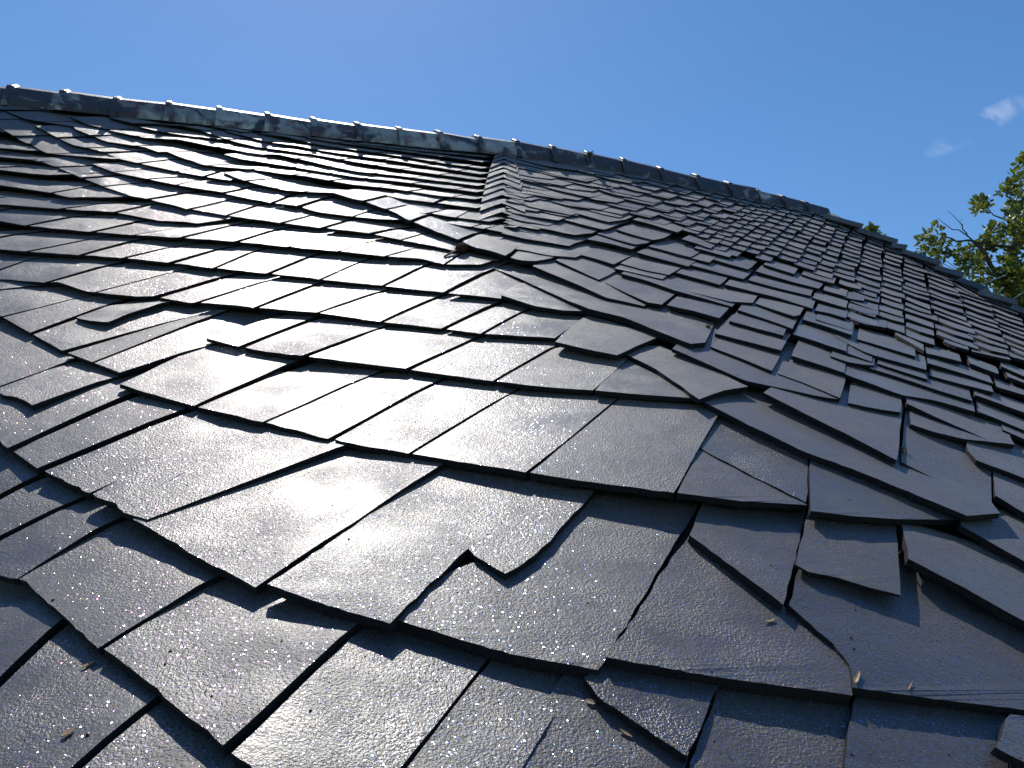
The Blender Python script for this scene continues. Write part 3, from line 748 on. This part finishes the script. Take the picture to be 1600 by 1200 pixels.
ring = [deck[0, i] for i in range(c_)] + [deck[j, c_ - 1] for j in range(1, r_)] + [deck[r_ - 1, i] for i in range(c_ - 2, -1, -1)] + [deck[j, 0] for j in range(r_ - 2, 0, -1)]
ring = np.array(ring) - np.array([0, 0, 0.06]); cen = ring.mean(0); ring[:, :2] = cen[:2] + (ring[:, :2] - cen[:2]) * 0.985
low = ring.copy(); low[:, 2] = 0.002; k = len(ring)
mesh_obj('wall', np.vstack([ring, low]), [(q, (q + 1) % k, k + (q + 1) % k, k + q) for q in range(k)], MAT_WALL, ROOF)

# ------------------------------------------------------------------ ridge tiles
RB = [(-150, 140), (0, 155), (50, 159), (300, 184), (600, 217), (800, 236), (920, 254), (1040, 280), (1200, 313), (1300, 335)]
collars = [-150, -70, 8, 93, 178, 264, 340, 420, 492, 561, 628, 692, 752, 812, 870, 921, 973, 1042, 1098, 1148, 1194, 1230, 1266, 1299]
base = unproject(np.array(collars, float), np.array([y_on(RB, x) for x in collars]), 0.03)
base = to_world(base)
# smooth the line of the ridge
for _ in range(2):
    base[1:-1] = 0.25 * base[:-2] + 0.5 * base[1:-1] + 0.25 * base[2:]
PROF = [(0.0, -0.035), (0.0, 0.0), (0.045, 0.092), (0.120, 0.143), (0.150, 0.150), (0.180, 0.143), (0.255, 0.092), (0.300, 0.0), (0.300, -0.035)]
def ridge_section(p, along, k, grow):
    out = np.cross((0, 0, 1.0), along); out /= np.linalg.norm(out)      # towards the far side
    pts = []
    for a, h in PROF:
        cx, cz = 0.15, 0.05
        a2 = cx + (a - cx) * (1 + grow * 1.3); h2 = cz + (h - cz) * (1 + grow)
        pts.append(p + out * a2 * k + np.array([0, 0, h2 * k]))
    return pts
for i in range(len(collars) - 1):
    p, q = base[i], base[i + 1]
    along = q - p; ln = np.linalg.norm(along); along /= ln
    k = float(np.interp(collars[i], [-100, 500, 800, 1150, 1290], [1.0, 1.0, 1.0, 0.9, 0.6]))
    tilt = rng.normal(0, 0.004, 2)
    # the collar laps over the tile on its left
    st = [(-0.022, 0.08), (-0.020, 0.19), (0.006, 0.19), (0.016, 0.10), (0.024, 0.09), (ln * 0.5, 0.045), (ln + 0.004, 0.0)]
    secs = [ridge_section(p + along * s + np.array([0, 0, tilt[0] + (tilt[1] - tilt[0]) * s / ln]), along, k, gr) for s, gr in st]
    V = np.array(secs).reshape(-1, 3); m = len(PROF)
    F = [(a * m + b, (a + 1) * m + b, (a + 1) * m + b + 1, a * m + b + 1) for a in range(len(st) - 1) for b in range(m - 1)]
    F += [tuple(range(m - 1, -1, -1)), tuple((len(st) - 1) * m + b for b in range(m))]
    o = mesh_obj('ridge_tile', V, F, MAT_RIDGE, ROOF)
    bm = bmesh.new(); bm.from_mesh(o.data); bmesh.ops.recalc_face_normals(bm, faces=bm.faces)
    bmesh.ops.bevel(bm, geom=[e for e in bm.edges if e.calc_face_angle(0) > 0.3], offset=0.003, segments=1, affect='EDGES')
    bm.to_mesh(o.data); bm.free()
    o['lichen'] = float(np.interp(collars[i], [0, 200, 300, 620, 760, 900, 1300], [0.35, 0.55, 1.0, 1.0, 0.75, 0.12, 0.0]) * rng.uniform(0.75, 1.1))

# hip slates stepping down the far edge of the right-hand face
HIP = [(1290, 334), (1343, 356), (1396, 380), (1412, 389), (1463, 414), (1499, 433), (1531, 453), (1582, 476), (1660, 512), (1740, 548), (1820, 584), (1900, 620)]
for a, b in zip(HIP[:-1], HIP[1:]):
    hx = np.array([a[0] - 4, b[0] + 2], float); hy = np.array([a[1] + 1.0, b[1] - 1.5 + 1.0], float)
    P0 = to_world(unproject(hx, hy + 5.0, 0.03))
    al = P0[1] - P0[0]; al /= np.linalg.norm(al); out = np.array([0.25, 0.95, 0.18]); out -= al * (out @ al); out /= np.linalg.norm(out)
    up = np.cross(al, out); up *= np.sign(up[2])
    sec = [(0.0, 0.0), (0.0, 0.03), (0.16, 0.045), (0.30, -0.05), (0.30, -0.08), (0.15, 0.01)]
    V = [P0[e] + out * s + up * (h + (0.02 if e else 0.0)) for e in (0, 1) for s, h in sec]
    m = len(sec); F = [(q, (q + 1) % m, m + (q + 1) % m, m + q) for q in range(m)] + [tuple(range(m - 1, -1, -1)), tuple(range(m, 2 * m))]
    o = mesh_obj('hip_slate', V, F, MAT_SLATE, ROOF)
    bm = bmesh.new(); bm.from_mesh(o.data); bmesh.ops.recalc_face_normals(bm, faces=bm.faces); bm.to_mesh(o.data); bm.free()

# ------------------------------------------------------------------ trees beyond the roof
def at(px, py, Y):
    return to_world(np.array([(px - 800) / FPX * Y, Y, (600 - py) / FPX * Y]))
def tube(pts, r0, r1, name, mat, parent, sides=6):
    pts = [np.asarray(p, float) for p in pts]; V = []; F = []
    n = len(pts)
    for i, p in enumerate(pts):
        d = pts[min(i + 1, n - 1)] - pts[max(i - 1, 0)]; d /= np.linalg.norm(d)
        a = np.cross(d, (0.3, 0.9, 0.2)); a /= np.linalg.norm(a); b = np.cross(d, a)
        r = r0 + (r1 - r0) * i / (n - 1)
        for s in range(sides):
            t = 2 * math.pi * s / sides; V.append(p + r * (a * math.cos(t) + b * math.sin(t)))
    for i in range(n - 1):
        for s in range(sides):
            F.append((i * sides + s, i * sides + (s + 1) % sides, (i + 1) * sides + (s + 1) % sides, (i + 1) * sides + s))
    F.append(tuple(range(sides - 1, -1, -1))); F.append(tuple((n - 1) * sides + s for s in range(sides)))
    return mesh_obj(name, V, F, mat, parent, [True] * len(F))
def wiggle(pts, amp, seed):
    rr = random.Random(seed); out = []
    for i in range(len(pts) - 1):
        a, b = np.asarray(pts[i]), np.asarray(pts[i + 1])
        for t in (0, 0.33, 0.66):
            p = a + (b - a) * t
            if 0 < t: p = p + np.array([rr.uniform(-amp, amp) for _ in range(3)])
            out.append(p)
    out.append(np.asarray(pts[-1])); return out
def leaf_cluster(c, r, n, parent, seed, size=0.075):
    rr = random.Random(seed); V = []; F = []; rnd = []
    for _ in range(n):
        d = np.array([rr.gauss(0, 1) for _ in range(3)]); d /= np.linalg.norm(d)
        p = c + d * r * rr.uniform(0.15, 1.0) ** 0.6
        ax = d + 0.6 * np.array([rr.gauss(0, 1) for _ in range(3)]) + np.array([0, 0, 0.25]); ax /= np.linalg.norm(ax)
        sd_ = np.cross(ax, [rr.gauss(0, 1) for _ in range(3)]); sd_ /= np.linalg.norm(sd_); nn = np.cross(ax, sd_)
        L = size * rr.uniform(0.85, 1.6); W = L * rr.uniform(0.20, 0.30); o = len(V)
        V += [p, p + ax * L * 0.35 + sd_ * W + nn * W * 0.3, p + ax * L * 0.7 + sd_ * W * 0.85 + nn * W * 0.25, p + ax * L - nn * W * 0.3,
              p + ax * L * 0.7 - sd_ * W * 0.85 + nn * W * 0.25, p + ax * L * 0.35 - sd_ * W + nn * W * 0.3]
        F += [(o, o + 1, o + 2, o + 3), (o, o + 3, o + 4, o + 5)]
        rnd += [rr.random()] * 6
    ob = mesh_obj('leaf_cluster', V, F, MAT_LEAF, parent); ob['kind'] = 'stuff'
    a = ob.data.attributes.new('leaf_random', 'FLOAT', 'POINT'); a.data.foreach_set('value', np.array(rnd, 'f'))
    return ob

def big_tree():
    root = bpy.data.objects.new('oak_tree', None); COL.objects.link(root)
    foot = at(1650, 600, 12.5); foot[2] = 0.0; root.location = foot
    tag(root, 'leafy green tree with bare twigs rising beyond the right end of the roof', 'tree')
    D = 12.5
    trunk = [foot, (foot + at(1640, 560, D)) / 2 + np.array([0.1, 0, 0]), at(1640, 560, D), at(1600, 480, D), at(1580, 400, D + 0.2), at(1620, 300, D + 0.3), at(1660, 200, D + 0.4)]
    tube(wiggle(trunk, 0.05, 1), 0.16, 0.05, 'trunk', MAT_BARK, root, 9)
    limbs = [
        ([(1640, 560, 12.3), (1590, 470, 12.0), (1548, 415, 11.8), (1537, 392, 11.7), (1519, 376, 11.7)], 0.05, 0.020),
        ([(1665, 395, 12.2), (1600, 388, 12.0), (1545, 383, 11.8), (1519, 376, 11.7), (1493, 377, 11.6), (1472, 370, 11.5)], 0.030, 0.009),
        ([(1519, 376, 11.7), (1505, 364, 11.7), (1482, 354, 11.7), (1466, 341, 11.7)], 0.012, 0.003),
        ([(1512, 370, 11.7), (1503, 352, 11.6), (1497, 345, 11.6), (1481, 329, 11.6)], 0.010, 0.003),
        ([(1505, 360, 11.65), (1500, 348, 11.7), (1504, 341, 11.7)], 0.005, 0.002),
        ([(1640, 375, 12.3), (1600, 358, 12.1), (1570, 343, 11.9), (1552, 336, 11.8), (1540, 328, 11.8)], 0.018, 0.006),
        ([(1600, 480, 12.0), (1560, 430, 12.0), (1530, 428, 11.9), (1500, 425, 11.8), (1463, 408, 11.6)], 0.012, 0.004),
        ([(1590, 470, 12.0), (1555, 440, 11.9), (1510, 428, 11.8), (1490, 416, 11.7), (1462, 400, 11.6)], 0.012, 0.003),
        ([(1640, 560, 12.4), (1570, 470, 12.3), (1540, 470, 12.2)], 0.02, 0.006),
        ([(1660, 330, 12.6), (1610, 300, 12.4), (1585, 290, 12.2)], 0.02, 0.006),
        ([(1655, 270, 12.7), (1610, 265, 12.5), (1590, 270, 12.4)], 0.02, 0.006),
        ([(1610, 420, 12.1), (1575, 400, 12.0), (1545, 410, 11.9)], 0.012, 0.004),
        ([(1620, 430, 12.3), (1580, 415, 12.2), (1560, 425, 12.1)], 0.010, 0.004)]
    for k, (pts, a, b) in enumerate(limbs):
        tube(wiggle([at(*p) for p in pts], 0.018, 20 + k), a, b, 'branch', MAT_BARK, root, 5)
    for pts in ([(1530, 445, 11.4), (1550, 438, 11.3), (1572, 430, 11.3)], [(1555, 462, 11.3), (1568, 449, 11.3)], [(1585, 466, 11.2), (1600, 456, 11.2)]):
        tube([at(*p) for p in pts], 0.012, 0.008, 'bare_branch', MAT_PALEBARK, root, 5)
    cl = []
    def spots(lst, n, size):
        for x, y, r in lst: cl.append((x, y, r, n, size))
    spots([(1441, 378, 9), (1447, 369, 7), (1463, 360, 10), (1465, 372, 7), (1440, 390, 6), (1452, 386, 6), (1468, 392, 9), (1474, 398, 6), (1478, 382, 6), (1461, 401, 5)], 26, 0.07)
    spots([(1527, 319, 9), (1533, 314, 7), (1538, 322, 8), (1529, 327, 6), (1543, 316, 6)], 26, 0.07)
    spots([(1545, 362, 11), (1552, 368, 9), (1558, 356, 8), (1540, 375, 9), (1570, 365, 8), (1578, 352, 9), (1535, 385, 8), (1563, 378, 8), (1585, 370, 10), (1592, 358, 10), (1598, 372, 9)], 30, 0.075)
    spots([(1495, 393, 9), (1503, 400, 9), (1512, 407, 10), (1522, 400, 9), (1515, 393, 7), (1508, 413, 8), (1526, 411, 9), (1535, 402, 8), (1533, 418, 10), (1545, 395, 8)], 30, 0.075)
    spots([(1577, 330, 9), (1583, 322, 9), (1590, 335, 8), (1596, 326, 11), (1592, 312, 9), (1600, 340, 10), (1570, 300, 7), (1578, 292, 9), (1590, 288, 9), (1600, 296, 11), (1586, 276, 8), (1600, 278, 9), (1597, 255, 7), (1604, 262, 9), (1606, 244, 8)], 30, 0.075)
    spots([(1578, 398, 9), (1590, 405, 9), (1600, 395, 10), (1585, 418, 9), (1570, 412, 8), (1572, 425, 8), (1580, 420, 8), (1600, 420, 9)], 22, 0.075)
    # denser, darker mass low down
    rr = random.Random(5)
    for _ in range(46):
        x = rr.uniform(1518, 1640); y = rr.uniform(max(424, 424 + 0.10 * (1560 - x)), 500)
        cl.append((x, y, rr.uniform(10, 16), 44, 0.08))
    for _ in range(16):
        cl.append((rr.uniform(1575, 1650), rr.uniform(440, 480), rr.uniform(10, 15), 44, 0.085))
    for _ in range(40):
        cl.append((rr.uniform(1612, 1760), rr.uniform(180, 480), rr.uniform(12, 24), 46, 0.085))
    for k, (x, y, r, n, size) in enumerate(cl):
        Y = rr.uniform(11.4, 12.4) if y < 424 else rr.uniform(11.6, 13.4)
        leaf_cluster(at(x, y, Y), r / FPX * Y, n, root, 100 + k, size)
big_tree()

def sapling():
    root = bpy.data.objects.new('young_tree', None); COL.objects.link(root)
    foot = at(1362, 500, 16.0); foot[2] = 0.0; root.location = foot
    tag(root, 'leafy tip of a young tree just showing over the far edge of the slates', 'tree')
    tube(wiggle([foot, (foot + at(1364, 372, 16)) / 2, at(1362, 372, 16), at(1361, 358, 16)], 0.04, 3), 0.06, 0.008, 'trunk', MAT_BARK, root, 7)
    for k, (x, y, r) in enumerate([(1357, 362, 5), (1363, 358, 5), (1368, 362, 4), (1353, 365, 4), (1361, 366, 6), (1372, 372, 7), (1380, 380, 7), (1360, 378, 9), (1350, 385, 10), (1372, 392, 11), (1390, 396, 11), (1340, 400, 12), (1358, 405, 13), (1380, 412, 13), (1400, 418, 13), (1345, 422, 13), (1368, 428, 14), (1390, 436, 13)]):
        leaf_cluster(at(x, y, 16.0), r / FPX * 16.0, 26, root, 900 + k, 0.085)
sapling()

# ------------------------------------------------------------------ small litter lying on the slates
from mathutils.bvhtree import BVHTree
_bv = []; _bf = []
for d in SLATES:
    o_ = len(_bv); _bv += [tuple(p) for p in d['v']]; _bf += [tuple(i + o_ for i in f) for f in d['f'][:d['nt']]]
BVH = BVHTree.FromPolygons(_bv, _bf)
def on_roof(px, py, h=0.0):
    p = unproject(np.array([px], float), np.array([py], float), 0.03)[0]
    n = to_world(normal_at(p)) - CAMPOS; w = to_world(p)
    d = Vector(w - CAMPOS).normalized()
    hit = BVH.ray_cast(Vector(CAMPOS), d)
    if hit[0] is not None: w = np.array(hit[0])
    return w + n * h, n
def litter(name, px, py, px2, py2, w, mat, label, cat, group=None, h=0.0012, curl=0.25):
    """a thin curled chip (leaf, husk, straw) between two points of the roof"""
    a, n = on_roof(px, py, h); b, _ = on_roof(px2, py2, h)
    w = w * 0.72
    ax = b - a; L = np.linalg.norm(ax); ax /= L; sd_ = np.cross(n, ax)
    V = []; F = []; m = 7
    for i in range(m):
        t = i / (m - 1); wd = w * (0.25 + math.sin(math.pi * min(1, t * 0.96 + 0.04)) ** 0.7 * 0.75) * rng.uniform(0.8, 1.2)
        z = curl * L * (t - 0.5) ** 2 + 0.001
        c = a + ax * L * t + n * z
        V += [c - sd_ * wd / 2 + n * wd * 0.25, c + n * 0.0005, c + sd_ * wd / 2 + n * wd * 0.25, c - n * 0.0015]
    for i in range(m - 1):
        for s in range(4):
            F.append((i * 4 + s, (i + 1) * 4 + s, (i + 1) * 4 + (s + 1) % 4, i * 4 + (s + 1) % 4))
    F += [(0, 1, 2, 3), ((m - 1) * 4 + 3, (m - 1) * 4 + 2, (m - 1) * 4 + 1, (m - 1) * 4)]
    o = mesh_obj(name, V, F, mat)
    return tag(o, label, cat, group)

def seed_cone():
    c, n = on_roof(719, 394)
    root = bpy.data.objects.new('seed_cone', None); COL.objects.link(root); root.location = c
    tag(root, 'brown seed cone with its short stalk lying below the long diagonal slate edge', 'cone')
    p0, _ = on_roof(713, 396); p1, _ = on_roof(726, 393)
    ax = p1 - p0; L = np.linalg.norm(ax); ax /= L; sd_ = np.cross(n, ax)
    V = []; F = []; R_ = L * 0.23; c0 = p0 + n * R_
    # core
    m, q = 7, 9
    for i in range(m):
        t = i / (m - 1); r = R_ * 0.8 * math.sin(math.pi * (0.1 + 0.8 * t)) ** 0.6
        for s in range(q):
            a = 2 * math.pi * s / q; V.append(c0 + ax * L * t + r * (sd_ * math.cos(a) + n * math.sin(a)))
    for i in range(m - 1):
        for s in range(q): F.append((i * q + s, i * q + (s + 1) % q, (i + 1) * q + (s + 1) % q, (i + 1) * q + s))
    F += [tuple(range(q - 1, -1, -1)), tuple((m - 1) * q + s for s in range(q))]
    mesh_obj('core', V, F, MAT_CONE, root)
    V = []; F = []
    for i in range(9):
        for s in range(9):
            t = (i + 0.5) / 9; a = 2 * math.pi * (s + 0.5 * (i % 2)) / 9
            rad = sd_ * math.cos(a) + n * math.sin(a); tan_ = np.cross(rad, ax)
            r = R_ * math.sin(math.pi * (0.1 + 0.8 * t)) ** 0.6; p = c0 + ax * L * t + rad * r * 0.7; o = len(V); w = L * 0.085
            V += [p - tan_ * w, p + tan_ * w, p + rad * r * 0.42 + ax * w * 1.1 + tan_ * w * 0.6, p + rad * r * 0.42 + ax * w * 1.1 - tan_ * w * 0.6, p + rad * r * 0.35 - ax * w * 0.4]
            F += [(o, o + 1, o + 2, o + 3), (o, o + 4, o + 1), (o + 1, o + 4, o + 2), (o + 2, o + 4, o + 3), (o + 3, o + 4, o)]
    sc_ = mesh_obj('scales', V, F, MAT_CONE, root); sc_['kind'] = 'stuff'
    q0, _ = on_roof(694, 402, 0.004)
    tube([p0 + n * R_ * 0.8, (p0 + q0) / 2 + n * R_ * 0.35, q0], 0.006, 0.004, 'stalk', MAT_BARK, root, 6)
seed_cone()

def moss_tuft(px, py, r, label, group=None, h=0.0, straws=3, at_point=None):
    c, n = on_roof(px, py, h)
    if at_point is not None: c = np.asarray(at_point)
    root = bpy.data.objects.new('moss_tuft', None); COL.objects.link(root); root.location = c
    tag(root, label, 'moss', group)
    V = []; F = []
    for _ in range(90):
        d = rng.normal(0, 1, 3); d /= np.linalg.norm(d); d += n * 0.5
        p = c + d * r * rng.uniform(0, 0.7); s = rng.normal(0, 1, 3); s -= d * (s @ d); s /= np.linalg.norm(s); o = len(V)
        V += [p - s * r * 0.14, p + s * r * 0.14, p + d * r * rng.uniform(0.3, 0.6)]; F.append((o, o + 1, o + 2))
    mesh_obj('fronds', V, F, MAT_MOSS, root)
    for k in range(straws):
        d = rng.normal(0, 1, 3); d -= n * (d @ n) * 0.7; d /= np.linalg.norm(d)
        tube([c, c + d * r * 1.0 + n * r * 0.4, c + d * r * 2.0 - n * r * 0.2], r * 0.07, r * 0.04, 'straw', MAT_STRAW, root, 4)
moss_tuft(592, 571, 0.010, 'dry brown moss tuft caught on the lower slate edge at the middle of the glare')
moss_tuft(1411, 706, 0.011, 'straw coloured tuft wedged at the slate corner on the right-hand face', straws=6)
moss_tuft(1107, 512, 0.013, 'pale tuft stuck at the top end of the long saddle slate', straws=4)
moss_tuft(917, 252, 0.030, 'dark moss clump hanging at the ridge tile joint on the right', straws=2, at_point=base[15] + np.array([0.0, -0.02, 0.05]))
litter('straw_bit', 1194, 973, 1210, 969, 0.006, MAT_STRAW, 'pale straw stub lying flat on the blue grey slate below the triangular joint', 'straw')
litter('straw_bit', 968, 1142, 987, 1154, 0.007, MAT_DRYLEAF, 'orange brown husk lying beside the slanted joint at the bottom edge', 'straw')
litter('straw_bit', 1043, 1160, 1056, 1168, 0.004, MAT_STRAW, 'thin yellow straw lodged in the slanted joint near the bottom', 'straw')
litter('dry_leaf', 128, 1046, 150, 1036, 0.010, MAT_DRYLEAF, 'ragged orange leaf scrap on the dark slate, upper of the two at lower left', 'leaf')
litter('dry_leaf', 98, 1154, 118, 1140, 0.013, MAT_DRYLEAF, 'broad tan leaf scrap on the dark slate, lower of the two at lower left', 'leaf')
litter('dry_leaf', 915, 1096, 930, 1102, 0.010, MAT_STRAW, 'crumpled straw leaf caught beneath the big slate corner at bottom centre', 'leaf')
litter('dry_leaf', 1334, 1070, 1341, 1052, 0.010, MAT_STRAW, 'small yellow leaf wedged between the two wide slates at lower right', 'leaf')
litter('dry_leaf', 230, 202, 237, 192, 0.03, MAT_DRYLEAF, 'brown leaf scrap stuck just under the lichened ridge at left', 'leaf')
litter('mortar_crumb', 1010, 273, 1020, 273, 0.05, MAT_MORTAR, 'white mortar crumb fallen below the ridge joint on the right', 'mortar')
litter('straw_bit', 1402, 868, 1408, 862, 0.006, MAT_STRAW, 'tiny yellow straw tuft at the slate corner above the dark triangular shadow', 'straw')
litter('straw_bit', 1418, 1080, 1424, 1068, 0.003, MAT_STRAW, 'upright pale grass stem on the edge of the wide lower right slate', 'straw')
V = []; F = []
spots = [(1330, 997, 1.5), (1334, 1014, 1.6), (266, 1018, 1.4), (136, 1150, 1.5), (258, 1038, 1.3), (520, 790, 1.2), (545, 843, 1.2), (83, 938, 1.5)]
spots += [(rng.uniform(0, 1600), rng.uniform(560, 1200), rng.uniform(0.45, 1.1)) for _ in range(150)]
for x, y, q in spots:
    c, n = on_roof(x, y); rr_ = 0.0021 * q; o_ = len(V)
    d1 = np.cross(n, (1.0, 0.2, 0)); d1 /= np.linalg.norm(d1); d2 = np.cross(n, d1)
    ring_ = [c + (d1 * math.cos(a) + d2 * math.sin(a)) * rr_ * rng.uniform(0.6, 1.3) for a in np.linspace(0, 5.2, 6)]
    V += ring_ + [c + n * rr_ * rng.uniform(0.7, 1.4) + d1 * rr_ * rng.uniform(-0.4, 0.4)]
    F += [(o_ + k, o_ + (k + 1) % 6, o_ + 6) for k in range(6)]
tag(mesh_obj('grit', V, F, [MAT_CONE]), 'tiny dark grit crumbs strewn loose over the near slates', 'grit', kind='stuff')
print('slates', len(SLATES))
